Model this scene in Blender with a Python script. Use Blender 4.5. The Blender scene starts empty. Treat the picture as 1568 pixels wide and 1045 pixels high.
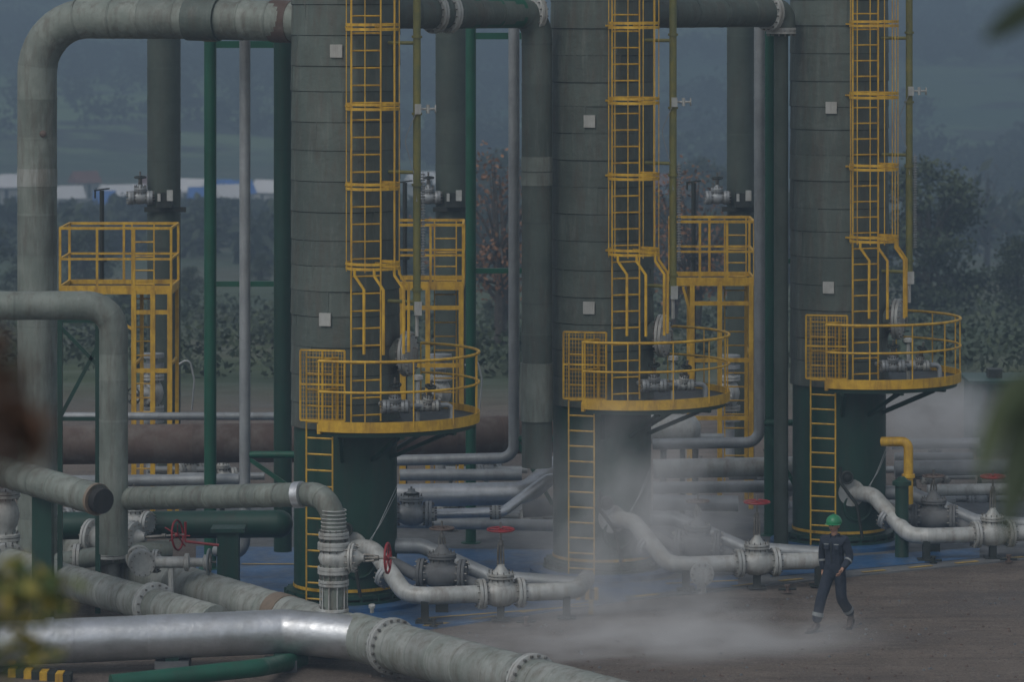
import bpy, math, random
import numpy as np
from mathutils import Vector, Matrix, Quaternion
random.seed(7); rng=np.random.default_rng(7)
S=bpy.context.scene
F=5700.0; CH=10.0; YH=-10.0
def W(px,py,D): return Vector(((px-784)/F*D, D, CH-(py-YH)/F*D))
def WZ(px,D,z): return Vector(((px-784)/F*D, D, z))
def G(px,py,z=0.0):
    D=(CH-z)*F/(py-YH); return Vector(((px-784)/F*D, D, z))
V=Vector
# ---------------------------------------------------------------- materials
def nd(nt,t,**k):
    n=nt.nodes.new(t)
    for a,b in k.items(): setattr(n,a,b)
    return n
def mixc(nt,fac,a,b,blend='MIX'):
    m=nd(nt,'ShaderNodeMix',data_type='RGBA',blend_type=blend)
    for sock,v in ((0,fac),(6,a),(7,b)):
        if isinstance(v,(float,int)): m.inputs[sock].default_value=v
        elif isinstance(v,tuple): m.inputs[sock].default_value=(v[0],v[1],v[2],1)
        else: nt.links.new(v,m.inputs[sock])
    return m.outputs[2]
def ramp(nt,src,p0,p1,c0=(0,0,0),c1=(1,1,1)):
    r=nd(nt,'ShaderNodeValToRGB'); e=r.color_ramp.elements
    e[0].position=p0; e[1].position=p1; e[0].color=(*c0,1); e[1].color=(*c1,1)
    nt.links.new(src,r.inputs[0]); return r.outputs[0]
def noise(nt,vec,scale,detail=5,rough=.6,mp=None):
    if mp:
        m=nd(nt,'ShaderNodeMapping'); m.inputs['Scale'].default_value=mp
        nt.links.new(vec,m.inputs[0]); vec=m.outputs[0]
    n=nd(nt,'ShaderNodeTexNoise'); n.inputs['Scale'].default_value=scale
    n.inputs['Detail'].default_value=detail; n.inputs['Roughness'].default_value=rough
    nt.links.new(vec,n.inputs['Vector']); return n.outputs[0]
def new_mat(name):
    m=bpy.data.materials.new(name); m.use_nodes=True; nt=m.node_tree
    b=nt.nodes['Principled BSDF']; return m,nt,b
def paint(name,c1,c2,scale=3,rough=.55,metal=0.0,bump=.15,dirt=(.05,.045,.035),dirt_amt=.5,pv=.5,streak=True,bscale=40,light=None):
    m,nt,b=new_mat(name)
    tc=nd(nt,'ShaderNodeTexCoord').outputs['Object']
    n1=noise(nt,tc,scale,6,.65)
    col=mixc(nt,ramp(nt,n1,.38,.62),c1,c2)
    at=nd(nt,'ShaderNodeAttribute',attribute_name='pv')
    hs=nd(nt,'ShaderNodeHueSaturation')
    mr=nd(nt,'ShaderNodeMapRange'); mr.inputs[3].default_value=1-pv*.6; mr.inputs[4].default_value=1+pv*.6
    nt.links.new(at.outputs['Fac'],mr.inputs[0]); nt.links.new(mr.outputs[0],hs.inputs['Value']); nt.links.new(col,hs.inputs['Color'])
    col=hs.outputs[0]
    if light:
        n4=noise(nt,tc,3.1,8,.75,(2.5,2.5,.35)); f=ramp(nt,n4,.52,.75); mm=nd(nt,'ShaderNodeMath',operation='MULTIPLY'); mm.inputs[1].default_value=.7
        nt.links.new(f,mm.inputs[0]); col=mixc(nt,mm.outputs[0],col,light)
    if dirt_amt>0:
        n2=noise(nt,tc,2.2,8,.7,(3,3,.5) if streak else (1,1,1))
        f=ramp(nt,n2,.47,.72); mm=nd(nt,'ShaderNodeMath',operation='MULTIPLY'); mm.inputs[1].default_value=dirt_amt
        nt.links.new(f,mm.inputs[0]); col=mixc(nt,mm.outputs[0],col,dirt)
    nt.links.new(col,b.inputs['Base Color'])
    n3=noise(nt,tc,bscale*.2,4,.6)
    rr=nd(nt,'ShaderNodeMapRange'); rr.inputs[3].default_value=max(.05,rough-.15); rr.inputs[4].default_value=min(1,rough+.2)
    nt.links.new(n3,rr.inputs[0]); nt.links.new(rr.outputs[0],b.inputs['Roughness'])
    b.inputs['Metallic'].default_value=metal
    if bump>0:
        bp=nd(nt,'ShaderNodeBump'); bp.inputs['Strength'].default_value=bump; bp.inputs['Distance'].default_value=.03
        nt.links.new(noise(nt,tc,bscale*.15,4),bp.inputs['Height']); nt.links.new(bp.outputs[0],b.inputs['Normal'])
    return m
M_clad=paint('aged_green_cladding',(.072,.092,.078),(.097,.12,.104),.9,.62,.1,.5,(.085,.06,.042),.6,.28,light=(.17,.19,.17))
M_cladpipe=paint('grey_green_pipe_cladding',(.15,.175,.15),(.21,.235,.205),2.0,.62,.1,.4,(.085,.065,.045),.75,.25,light=(.30,.315,.285))
M_hdr=paint('pale_header_cladding',(.23,.255,.225),(.32,.335,.31),2.0,.6,.15,.4,(.11,.09,.06),.75,.25,light=(.42,.43,.41))
M_clad_dk=paint('dark_pipe_cladding',(.045,.062,.050),(.062,.080,.066),1.5,.65,.1,.2,(.04,.03,.02),.4,.2)
M_alu=paint('aluminium_cladding',(.58,.60,.62),(.47,.49,.50),2.0,.38,.75,.3,(.22,.21,.19),.45,.15,False)
M_galv=paint('galvanised_pipe',(.34,.36,.37),(.26,.28,.29),2.0,.5,.3,.05,(.16,.15,.13),.45,.15)
M_white=paint('pale_grey_paint',(.46,.47,.45),(.35,.365,.35),5,.5,.1,.1,(.17,.13,.09),.7,.2)
M_yellow=paint('yellow_safety_paint',(.66,.40,.03),(.50,.29,.02),6,.55,0,.05,(.18,.09,.03),.75,.2)
M_yworn=paint('worn_yellow_marking',(.48,.32,.06),(.34,.24,.07),6,.7,0,.05,(.10,.09,.08),.8,.3,False)
M_ydull=paint('dull_yellow_paint',(.22,.20,.05),(.15,.16,.06),4,.6,0,.05,(.07,.06,.03),.5,.2)
M_green=paint('dark_green_paint',(.004,.075,.042),(.006,.095,.054),2,.45,0,.05,(.03,.04,.02),.4,.2)
M_green2=paint('deep_green_skirt_paint',(.006,.042,.028),(.009,.054,.036),2,.5,0,.05,(.03,.03,.02),.6,.2,light=(.035,.065,.05))
M_dark=paint('dark_steel',(.018,.025,.022),(.028,.035,.032),4,.6,.2,.05,(.03,.02,.012),.5,.2)
M_rust=paint('rusty_brown_pipe',(.12,.085,.07),(.08,.052,.04),1.2,.75,0,.3,(.20,.19,.17),.6,.3,False)
M_red=paint('red_handwheel_paint',(.30,.02,.025),(.22,.015,.02),6,.5,0,.05,(.08,.03,.02),.4,.2)
M_bolt=paint('bolt_steel',(.25,.25,.24),(.15,.14,.12),9,.5,.6,0,(.06,.04,.02),.5,.2)
M_blue=paint('blue_floor_paint',(.02,.08,.19),(.04,.12,.26),1.2,.45,0,.05,(.09,.10,.10),.8,.2,False)
M_conc=paint('stained_concrete',(.15,.155,.155),(.10,.108,.115),1.0,.75,0,.2,(.06,.055,.05),.6,.2,False)
M_rubber=paint('black_rubber',(.012,.012,.012),(.02,.02,.02),8,.7,0,.1,(.05,.04,.03),.4,.2)
M_orange=paint('tan_cladding_patch',(.24,.18,.13),(.19,.15,.11),3,.6,0,.1,(.1,.08,.06),.5,.2)
M_plate=paint('white_nameplate',(.42,.43,.41),(.36,.37,.35),8,.5,0,0,(.16,.13,.1),.5,.2)
def leafmat(name,c1,c2,c3):
    m,nt,b=new_mat(name)
    at=nd(nt,'ShaderNodeAttribute',attribute_name='pv')
    r=nd(nt,'ShaderNodeValToRGB'); e=r.color_ramp.elements
    e[0].color=(*c1,1); e[1].color=(*c3,1); x=e.new(.5); x.color=(*c2,1)
    nt.links.new(at.outputs['Fac'],r.inputs[0]); nt.links.new(r.outputs[0],b.inputs['Base Color'])
    b.inputs['Roughness'].default_value=.7
    return m
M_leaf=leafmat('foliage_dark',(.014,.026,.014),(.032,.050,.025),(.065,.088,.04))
M_leafo=leafmat('foliage_autumn',(.09,.05,.03),(.20,.09,.04),(.28,.15,.07))
M_leaff=leafmat('foliage_near',(.03,.07,.015),(.10,.13,.03),(.36,.29,.06))
M_leafb=leafmat('foliage_brown',(.05,.03,.02),(.10,.05,.03),(.14,.08,.05))
M_bark=paint('bark',(.07,.06,.05),(.04,.035,.03),6,.9,0,.4,(.02,.02,.02),.4,.3)
# ---------------------------------------------------------------- builder
def frames(path):
    n=len(path); T=[]
    for i in range(n):
        a=path[max(0,i-1)]; b=path[min(n-1,i+1)]; T.append((b-a).normalized())
    t=T[0]; u=V((0,0,1)).cross(t)
    if u.length<.05: u=V((1,0,0)).cross(t)
    u.normalize(); out=[]
    for i in range(n):
        if i>0:
            q=T[i-1].rotation_difference(T[i]); u=q@u
            u=(u-T[i]*u.dot(T[i])).normalized()
        out.append((T[i],u,T[i].cross(u)))
    return out
def fillet(pts,rb,k=8):
    pts=[V(p) for p in pts]; out=[pts[0]]
    for i in range(1,len(pts)-1):
        p=pts[i]; d1=(p-pts[i-1]); d2=(pts[i+1]-p); l1=d1.length; l2=d2.length
        d1.normalize(); d2.normalize(); th=d1.angle(d2)
        if th<.02: out.append(p); continue
        t=rb*math.tan(th/2); t=min(t,l1*.49,l2*.49); r=t/math.tan(th/2)
        a=p-d1*t; ax=d1.cross(d2).normalized(); nrm=ax.cross(d1).normalized(); c=a+nrm*r
        for j in range(k+1):
            out.append(c+Quaternion(ax,th*j/k)@(a-c))
    out.append(pts[-1]); return out
class B:
    def __init__(s,name,mats,parent=None):
        s.name=name; s.mats=mats; s.v=[]; s.f=[]; s.m=[]; s.p=[]; s.parent=parent
    def add(s,vs,fs,m=0,pv=.5):
        o=len(s.v); s.v+= [tuple(x) for x in vs]
        for f in fs: s.f.append(tuple(i+o for i in f)); s.m.append(m); s.p.append(pv)
    def tube(s,path,r,m=0,n=12,caps=True,pv=.5):
        path=[V(p) for p in path]
        fr=frames(path); L=len(path); rr=r if isinstance(r,(list,tuple)) else [r]*L
        vs=[];fs=[]
        for i in range(L):
            t,u,w=fr[i]
            for j in range(n):
                a=2*math.pi*j/n; vs.append(path[i]+(u*math.cos(a)+w*math.sin(a))*rr[i])
        for i in range(L-1):
            for j in range(n):
                k=(j+1)%n; fs.append((i*n+j,i*n+k,(i+1)*n+k,(i+1)*n+j))
        if caps:
            fs.append(tuple(range(n))[::-1]); fs.append(tuple((L-1)*n+j for j in range(n)))
        s.add(vs,fs,m,pv)
    def lathe(s,o,ax,prof,m=0,n=20,pv=.5,caps=True):
        ax=V(ax).normalized(); o=V(o)
        u=V((0,0,1)).cross(ax)
        if u.length<.05:u=V((1,0,0)).cross(ax)
        u.normalize(); w=ax.cross(u); vs=[];fs=[]
        for t,r in prof:
            for j in range(n):
                a=2*math.pi*j/n; vs.append(o+ax*t+(u*math.cos(a)+w*math.sin(a))*max(r,.0005))
        L=len(prof)
        for i in range(L-1):
            for j in range(n):
                k=(j+1)%n; fs.append((i*n+j,i*n+k,(i+1)*n+k,(i+1)*n+j))
        if caps: fs.append(tuple(range(n))[::-1]); fs.append(tuple((L-1)*n+j for j in range(n)))
        s.add(vs,fs,m,pv)
    def box(s,c,size,rotz=0,m=0,R=None,pv=.5):
        c=V(c); h=V(size)/2; R=R or Matrix.Rotation(rotz,3,'Z')
        vs=[c+R@V((x*h.x,y*h.y,z*h.z)) for x in(-1,1) for y in(-1,1) for z in(-1,1)]
        s.add(vs,[(0,1,3,2),(4,6,7,5),(0,4,5,1),(2,3,7,6),(0,2,6,4),(1,5,7,3)],m,pv)
    def bar(s,a,b,w,h,m=0):
        a=V(a);b=V(b);d=b-a;R=d.to_track_quat('X','Z').to_matrix(); s.box((a+b)/2,(d.length,w,h),m=m,R=R)
    def torus(s,c,nrm,R,r,m=0,n=28,k=8,a0=0,a1=2*math.pi,u=None):
        nrm=V(nrm).normalized(); c=V(c)
        if u is None:
            u=V((0,0,1)).cross(nrm)
            if u.length<.05:u=V((1,0,0)).cross(nrm)
        u=V(u).normalized(); w=nrm.cross(u)
        full=abs(a1-a0-2*math.pi)<1e-4
        N=n if full else n+1; vs=[];fs=[]
        for i in range(N):
            a=a0+(a1-a0)*i/n; d=u*math.cos(a)+w*math.sin(a)
            for j in range(k):
                b=2*math.pi*j/k; vs.append(c+d*(R+r*math.cos(b))+nrm*(r*math.sin(b)))
        for i in range(n):
            for j in range(k):
                i2=(i+1)%N; j2=(j+1)%k
                fs.append((i*k+j,i2*k+j,i2*k+j2,i*k+j2))
        s.add(vs,fs,m)
    def flange(s,c,d,r,m=0,mb=None,th=.05,k=1.5,nb=12):
        d=V(d).normalized(); c=V(c); R=r*k
        s.lathe(c,d,[(-th-.006,R*.97),(-th,R),(-.006,R),(-.006,r*1.1),(.006,r*1.1),(.006,R),(th,R),(th+.006,R*.97)],m,24,pv=random.random())
        mb=m if mb is None else mb
        u=V((0,0,1)).cross(d)
        if u.length<.05:u=V((1,0,0)).cross(d)
        u.normalize(); w=d.cross(u); bl=th+.045; br=max(.011,r*.06)
        for j in range(nb):
            a=2*math.pi*(j+.5)/nb; q=c+(u*math.cos(a)+w*math.sin(a))*(r+(R-r)*.6)
            s.tube([q-d*bl,q+d*bl],br,mb,6)
    def done(s,loc=None,smooth=40):
        me=bpy.data.meshes.new(s.name); me.from_pydata(s.v,[],s.f); 
        for m in s.mats: me.materials.append(m)
        me.polygons.foreach_set('material_index',s.m)
        at=me.attributes.new('pv','FLOAT','FACE'); at.data.foreach_set('value',s.p)
        me.polygons.foreach_set('use_smooth',[True]*len(s.f)); me.update()
        me.set_sharp_from_angle(angle=math.radians(smooth))
        ob=bpy.data.objects.new(s.name,me); S.collection.objects.link(ob)
        if s.parent: ob.parent=s.parent
        return ob
def empty(name):
    e=bpy.data.objects.new(name,None); S.collection.objects.link(e); return e
def clad(b,pts,r,rb=None,m=0,seam=.62,n=20,ringw=.035,mr=None,rk=1.02,k=8,caps=True):
    path=fillet(pts,rb or r*2.6,k) if len(pts)>2 else [V(p) for p in pts]
    cum=[0]
    for i in range(1,len(path)): cum.append(cum[-1]+(path[i]-path[i-1]).length)
    L=cum[-1]; cuts=[0]; x=0
    while x<L:
        x+=seam*random.uniform(.75,1.25); cuts.append(min(x,L))
    def at(sv):
        for i in range(1,len(cum)):
            if sv<=cum[i]+1e-9:
                t=(sv-cum[i-1])/max(1e-9,cum[i]-cum[i-1]); return path[i-1].lerp(path[i],t)
        return path[-1]
    for a,c in zip(cuts[:-1],cuts[1:]):
        if c-a<.02: continue
        seg=[at(a)]+[path[i] for i in range(len(path)) if a+.01<cum[i]<c-.01]+[at(c)]
        b.tube(seg,[r*(1.0+.008*(1-i/(len(seg)-1))) for i in range(len(seg))],m,n,caps,pv=random.random())
    for c in cuts[1:-1]:
        if c<L-.05 and c>.05:
            b.tube([at(c-ringw/2),at(c+ringw/2)],r*rk,m if mr is None else mr,n,True,pv=random.random())
def pipe(name,pts,r,mat,rb=None,seam=.62,flanges=(),rk=1.02,fk=1.45,fm=None,ringm=None):
    b=B(name,[mat,fm or M_white,M_bolt,ringm or mat]); clad(b,pts,r,rb,0,seam,rk=rk,mr=3)
    for f in flanges:
        i,t=f; p=V(pts[i]).lerp(V(pts[i+1]),t); b.flange(p,V(pts[i+1])-V(pts[i]),r,1,2,k=fk,nb=14)
    return b.done()
def gate_valve(name,pos,d,r,up=(0,0,1),h=.9,wr=.22,mat=None,wm=None,parent=None,L=None):
    mat=mat or M_white; wm=wm or M_red
    b=B(name,[mat,wm,M_bolt,M_dark],parent); pos=V(pos); d=V(d).normalized(); up=V(up).normalized(); L=L or r*2.1
    b.lathe(pos,d,[(-L,r*1.02),(-L*.7,r*1.05),(-L*.4,r*1.38),(0,r*1.55),(L*.4,r*1.38),(L*.7,r*1.05),(L,r*1.02)],0,20)
    b.flange(pos-d*L,d,r,0,2,k=1.6); b.flange(pos+d*L,d,r,0,2,k=1.6)
    b.lathe(pos,up,[(0,r*1.3),(r*1.5,r*1.2),(r*1.75,r*1.0)],0,16)
    b.flange(pos+up*r*1.9,up,r,0,2,k=1.45,th=.035)
    b.lathe(pos,up,[(r*1.9,r*1.0),(r*2.3,r*.85),(r*2.9,r*.4),(r*3.1,r*.38)],0,14)
    sd=up.cross(d).normalized()
    hy=min(h*.86,max(r*4.2,h*.8))
    for q in(-1,1):
        b.tube([pos+up*r*2.6+d*q*r*.25,pos+up*(r*3.1)+d*q*r*.32,pos+up*(hy-.05)+d*q*r*.26,pos+up*hy+d*q*.02],.018,2,6)
    b.lathe(pos,up,[(hy-.04,.04),(hy+.03,.04)],2,12)
    b.tube([pos+up*r*2.5,pos+up*(h+.12)],.018,2,8)
    c=pos+up*h; b.torus(c,up,wr,.018,1); b.lathe(c,up,[(-.03,.04),(.03,.04)],1,10)
    for j in range(5):
        a=2*math.pi*j/5; u=d*math.cos(a)+sd*math.sin(a); b.tube([c,c+u*wr],.012,1,6)
    return b.done()
# ---------------------------------------------------------------- terrain
prof=[(-400,9.5),(-20,8.6),(2,8.3),(12,6.6),(25,4.0),(40,1.2),(47,.1),(50,0),(96,0),(112,-.9),(130,-2),(200,-6),(300,-12),(450,-17.5),(600,-16),(900,-7),(1300,9),(2000,70),(3200,190),(4500,260)]
PX=np.array([p[0] for p in prof],float); PZ=np.array([p[1] for p in prof],float)
def tz(x,y):
    z=np.interp(y,PX,PZ)
    a=np.clip((np.asarray(y)-100)/250,0,1)
    z=z+a*(1.2*np.sin(x*.021+y*.006)+.8*np.sin(x*.05-y*.013+1.3))
    c=np.clip((np.asarray(y)-1000)/1200,0,1)
    z=z+c*(22*np.sin(x*.0042+.7)+9*np.sin(x*.011+y*.004))
    return z
ys=np.concatenate([np.linspace(-400,-20,6),np.linspace(-15,50,22),np.linspace(54,100,8),np.linspace(104,320,30),np.linspace(330,1400,50),np.linspace(1450,4500,40)])
xs=np.concatenate([np.linspace(-2600,-320,20),np.linspace(-300,300,81),np.linspace(320,2600,20)])
XX,YY=np.meshgrid(xs,ys); ZZ=tz(XX,YY)
nx=len(xs); verts=np.stack([XX.ravel(),YY.ravel(),ZZ.ravel()],1)
fs=[(j*nx+i,j*nx+i+1,(j+1)*nx+i+1,(j+1)*nx+i) for j in range(len(ys)-1) for i in range(nx-1)]
me=bpy.data.meshes.new('ground'); me.from_pydata(verts.tolist(),[],fs)
me.polygons.foreach_set('use_smooth',[True]*len(fs))
gr=bpy.data.objects.new('ground',me); S.collection.objects.link(gr)
m,nt,b=new_mat('ground_dirt_and_grass')
tc=nd(nt,'ShaderNodeTexCoord').outputs['Object']
sep=nd(nt,'ShaderNodeSeparateXYZ'); nt.links.new(tc,sep.inputs[0])
d1=mixc(nt,ramp(nt,noise(nt,tc,.35,9,.72),.38,.62),(.100,.076,.058),(.185,.148,.118))
rot=nd(nt,'ShaderNodeMapping'); rot.inputs['Rotation'].default_value=(0,0,-.55); rot.inputs['Scale'].default_value=(.30,1.5,1); nt.links.new(tc,rot.inputs[0])
d2=mixc(nt,ramp(nt,noise(nt,rot.outputs[0],1.1,9,.78),.48,.66),d1,(.075,.057,.045))
d2=mixc(nt,ramp(nt,noise(nt,tc,1.3,9,.8,(.8,1.3,1)),.54,.68),d2,(.225,.19,.155))
d2=mixc(nt,ramp(nt,noise(nt,tc,22,3,.7),.56,.66),d2,(.25,.215,.18))
d2=mixc(nt,ramp(nt,noise(nt,tc,14,4,.7),.56,.66),d2,(.045,.036,.03))
g1=mixc(nt,ramp(nt,noise(nt,tc,.12,8,.7),.35,.65),(.03,.055,.022),(.08,.11,.045))
g1=mixc(nt,ramp(nt,noise(nt,tc,.03,4,.6),.45,.6),g1,(.09,.095,.055))
vo=nd(nt,'ShaderNodeTexVoronoi'); vo.inputs['Scale'].default_value=.012; nt.links.new(tc,vo.inputs['Vector'])
g2=mixc(nt,ramp(nt,vo.outputs['Color'],.3,.6),(.05,.13,.06),(.24,.38,.16))
g2=mixc(nt,ramp(nt,noise(nt,tc,.02,8,.75),.52,.56),g2,(.012,.025,.02))
def step(a,c):
    mr=nd(nt,'ShaderNodeMapRange'); mr.inputs[1].default_value=a; mr.inputs[2].default_value=c; nt.links.new(sep.outputs[1],mr.inputs[0]); return mr.outputs[0]
c=mixc(nt,step(88,97),d2,g1); c=mixc(nt,step(480,700),c,g2)
nt.links.new(c,b.inputs['Base Color'])
rr=nd(nt,'ShaderNodeMapRange'); rr.inputs[1].default_value=.35; rr.inputs[2].default_value=.6; rr.inputs[3].default_value=.55; rr.inputs[4].default_value=.95
nt.links.new(noise(nt,tc,.35,4,.6),rr.inputs[0]); nt.links.new(rr.outputs[0],b.inputs['Roughness'])
bp=nd(nt,'ShaderNodeBump'); bp.inputs['Strength'].default_value=.9; bp.inputs['Distance'].default_value=.08
nt.links.new(noise(nt,tc,6,9,.78),bp.inputs['Height']); nt.links.new(bp.outputs[0],b.inputs['Normal'])
me.materials.append(m)
b=B('yard_stones',[M_conc,M_rust])
for i in range(1300):
    px=random.uniform(560,1600); py=random.uniform(880,1060); p=G(px,py)
    if py< 980-(px-560)*.1: continue
    r=random.choice([.006,.01,.014,.028]); n=5
    b.lathe(p,(0,0,1),[(-.005,r),(r*.5,r*.9),(r*.9,r*.4)],random.choice([0,1,1]),5,pv=random.random())
b.done()
def sheet(name,pts,z,mat,thick=0):
    b=B(name,[mat]); vs=[V((p.x,p.y,z)) for p in pts]; n=len(vs)
    if thick:
        vs+= [V((p.x,p.y,z-thick)) for p in pts]; fs=[tuple(range(n))]+[(i,i+n,(i+1)%n+n,(i+1)%n) for i in range(n)]
    else: fs=[tuple(range(n))]
    b.add(vs,fs); ob=b.done(); 
    return ob
e0=G(300,985); e1=G(640,968); e2=G(960,922); e3=G(1310,884); e4=G(1640,852)
f0=G(300,840); f2=G(900,835); f4=G(1640,800)
sheet('blue_pavement',[e0,e1,e2,G(905,858),G(860,845),f0],.03,M_blue,.03)
sheet('concrete_apron',[e2,e3,e4,G(1640,770),G(300,770),f0,G(860,845),G(905,858)],.026,M_conc,.03)
sheet('blue_pavement',[G(1180,887),G(1305,876),G(1500,858),G(1500,842),G(1180,864)],.034,M_blue)
sheet('blue_pavement',[G(905,922),G(1000,912),G(1130,902),G(1130,884),G(905,900)],.034,M_blue)
b=B('painted_edge_marking',[M_yworn])
for a,c in((e1,e2),(e2,e3),(e3,e4)):
    L=(c-a).length; d=(c-a).normalized(); nn=int(L/1.0); nrm=V((-d.y,d.x,0))
    for i in range(nn):
        p=a+d*(i+.5)*1.0+nrm*.16; b.box((p.x,p.y,.037),(.48,.10,.004),math.atan2(d.y,d.x),0,pv=random.random())
for a,c in ((G(640,952),G(905,932)),(G(905,946),G(905,910)),(G(370,868),G(470,868)),(G(1020,898),G(1130,893))):
    d=c-a; b.box(((a.x+c.x)/2,(a.y+c.y)/2,.0395),(d.length,.08,.004),math.atan2(d.y,d.x))
b.done()
b=B('striped_hatch_box',[M_yellow,M_dark])
for i in range(5): p=G(885+i*7,921); b.box((p.x,p.y,.10),(.07,.25,.2),0,i%2)
b.done()
b=B('striped_edge_beam',[M_yellow,M_dark])
for i in range(8): p=G(20+i*12,1036+i*1.2); b.box((p.x,p.y,.06),(.11,.3,.12),0,i%2)
b.done()
# ---------------------------------------------------------------- towers
def ladder(b,c,u,z0,z1,w,m=0,sp=.28,rw=.06):
    u=V(u).normalized(); s=V((0,0,1)).cross(u)
    for q in(-1,1):
        a=c+s*q*w/2; b.bar(V((a.x,a.y,z0)),V((a.x,a.y,z1)),rw,.025,m)
    z=z0+.1
    while z<z1:
        b.tube([V((c.x,c.y,z))-s*w/2,V((c.x,c.y,z))+s*w/2],.016,m,6); z+=sp
def small_plate(b,cx,D,r,px,py,mi):
    p=W(px,py,D-r); dx=p.x-cx; a=math.asin(max(-1,min(1,dx/(r+.02))))
    q=V((cx+(r+.03)*math.sin(a),D-(r+.03)*math.cos(a),p.z)); b.box(q,(.20,.03,.21),a,mi)
def tower(cx,D,plates,insp):
    P=empty('separator_tower'); r=.88
    b=B('vessel_cladding',[M_clad,M_plate,M_dark],P); z=2.95; k=0
    while z<12.6:
        hh=random.choice([.41,.46,.46,.5]); a0=random.uniform(0,6.28)
        for pnl in range(3):
            n=16; A=[a0+pnl*math.tau/3+math.tau/3*i/n for i in range(n+1)]; ro=r+.004*pnl; vs=[]
            for a in A: vs.append((cx+(ro+.014)*math.cos(a),D+(ro+.014)*math.sin(a),z-.012))
            for a in A: vs.append((cx+ro*math.cos(a),D+ro*math.sin(a),z+hh))
            b.add(vs,[(i,i+1,i+n+2,i+n+1) for i in range(n)],0,random.random())
            a=A[0]; b.box((cx+(r+.008)*math.cos(a),D+(r+.008)*math.sin(a),z+hh/2),(.012,.02,hh),a,0)
        b.torus((cx,D,z-.014),(0,0,1),r+.002,.009,2,48,5)
        z+=hh; k+=1
    b.lathe((cx,D,z),(0,0,1),[(0,r),(.2,r*.93),(.38,r*.7),(.48,r*.35),(.5,.02)],0,40)
    b.lathe((cx,D,2.93),(0,0,1),[(0,.5),(0,r+.01),(.06,r+.012)],0,48,caps=False)
    for px,py in plates: small_plate(b,cx,D,r,px,py,1)
    b.done()
    b=B('skirt',[M_green2,M_yellow,M_blue,M_dark],P)
    b.lathe((cx,D,0),(0,0,1),[(.15,.845),(2.95,.845)],0,48,caps=False)
    b.lathe((cx,D,0),(0,0,1),[(.0,1.25),(.1,1.25),(.12,1.2)],2,48)
    b.lathe((cx,D,0),(0,0,1),[(.11,1.02),(.16,1.02),(.16,.84)],0,48,caps=False)
    b.lathe((cx,D,0),(0,0,1),[(.30,.85),(.30,.856),(.35,.856),(.35,.85)],1,48,caps=False)
    b.lathe((cx,D,0),(0,0,1),[(.2,.97),(.26,.97),(.26,.84)],0,48,caps=False)
    for j in range(20):
        a=j*math.pi/10; b.box((cx+.93*math.cos(a),D+.93*math.sin(a),.2),(.15,.02,.12),a,0)
    a=math.radians(-72); b.torus((cx+.85*math.cos(a),D+.85*math.sin(a),.8),(math.cos(a),math.sin(a),0),.26,.03,0)
    b.done()
    b=B('access_platform',[M_dark,M_yellow,M_green2,M_galv],P); c=V((cx+.47,D,0)); R=1.72; z0=3.05
    t0=math.radians(-29); t1=math.radians(155); n=40
    T=[t0+(t1-t0)*i/n for i in range(n+1)]
    pt=lambda t,R,z:V((c.x+R*math.sin(t),c.y-R*math.cos(t),z))
    vs=[];fs=[]
    for t in T: vs+=[pt(t,R,z0),pt(t,.25,z0),pt(t,R,z0-.05),pt(t,.25,z0-.05)]
    for i in range(n):
        o=i*4; fs+=[(o,o+4,o+5,o+1),(o+2,o+3,o+7,o+6)]
    b.add(vs,fs,0)
    for ra,rb_,za,zb,mi in((R,R+.012,z0-.06,z0+.11,1),(R-.06,R-.07,z0-.14,z0-.05,2)):
        vs=[];fs=[]
        for t in T: vs+=[pt(t,ra,za),pt(t,rb_,za),pt(t,rb_,zb),pt(t,ra,zb)]
        for i in range(n):
            o=i*4
            for q in range(4): fs.append((o+q,o+4+q,o+4+(q+1)%4,o+(q+1)%4))
        fs+= [(0,1,2,3),(n*4,n*4+3,n*4+2,n*4+1)]
        b.add(vs,fs,mi)
    b.bar(pt(t0,.9,z0-.02),pt(t0,R,z0-.02),.06,.16,1)
    for zz,rr in((z0+1.07,.024),(z0+.58,.02)):
        b.tube([pt(t,R,zz) for t in T],rr,1,8)
        b.tube([pt(t0,R,zz),pt(t0,1.15,zz)],rr,1,8)
    for t in [t0+(t1-t0)*i/7 for i in range(8)]: b.bar(pt(t,R-.0,z0),pt(t,R,z0+1.07),.05,.02,1)
    b.tube([pt(t0,1.15,z0),pt(t0,1.15,z0+1.07)],.022,1,8)
    for t in [math.radians(x) for x in(-20,18,55,92,130)]:
        b.bar(pt(t,.3,z0-.12),pt(t,R-.08,z0-.12),.07,.13,2)
        q=pt(t,R-.3,z0-.18); dirv=V((q.x-cx,q.y-D,0)).normalized()
        b.bar(V((cx,D,z0-.62))+dirv*.84,q,.06,.06,2)
    b.done()
    b=B('caged_ladder',[M_yellow],P); a=math.radians(20); u=V((math.sin(a),-math.cos(a),0)); s=V((0,0,1)).cross(u)
    lc=V((cx,D,0))+u*1.10; ladder(b,lc,u,z0+.05,12.4,.50,rw=.095)
    cc=lc+u*.36; Rc=.43
    def cp(ang,R,z): return cc+(u*math.cos(ang)+s*math.sin(ang))*R+V((0,0,z))
    zz=5.58
    while zz<12.3:
        for zo in (0,.075):
            A=[math.radians(-128+256*i/20) for i in range(21)]
            vs=[];fs=[]
            for q in A: vs+=[cp(q,Rc,zz+zo),cp(q,Rc+.008,zz+zo),cp(q,Rc+.008,zz+zo+.045),cp(q,Rc,zz+zo+.045)]
            for i in range(20):
                o=i*4
                for w in range(4): fs.append((o+w,o+4+w,o+4+(w+1)%4,o+(w+1)%4))
            b.add(vs,fs)
            for q in(-1,1): b.bar(lc+s*q*.25+V((0,0,zz+zo+.022)),cp(math.radians(128)*q,Rc,zz+zo+.022),.008,.045)
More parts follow.
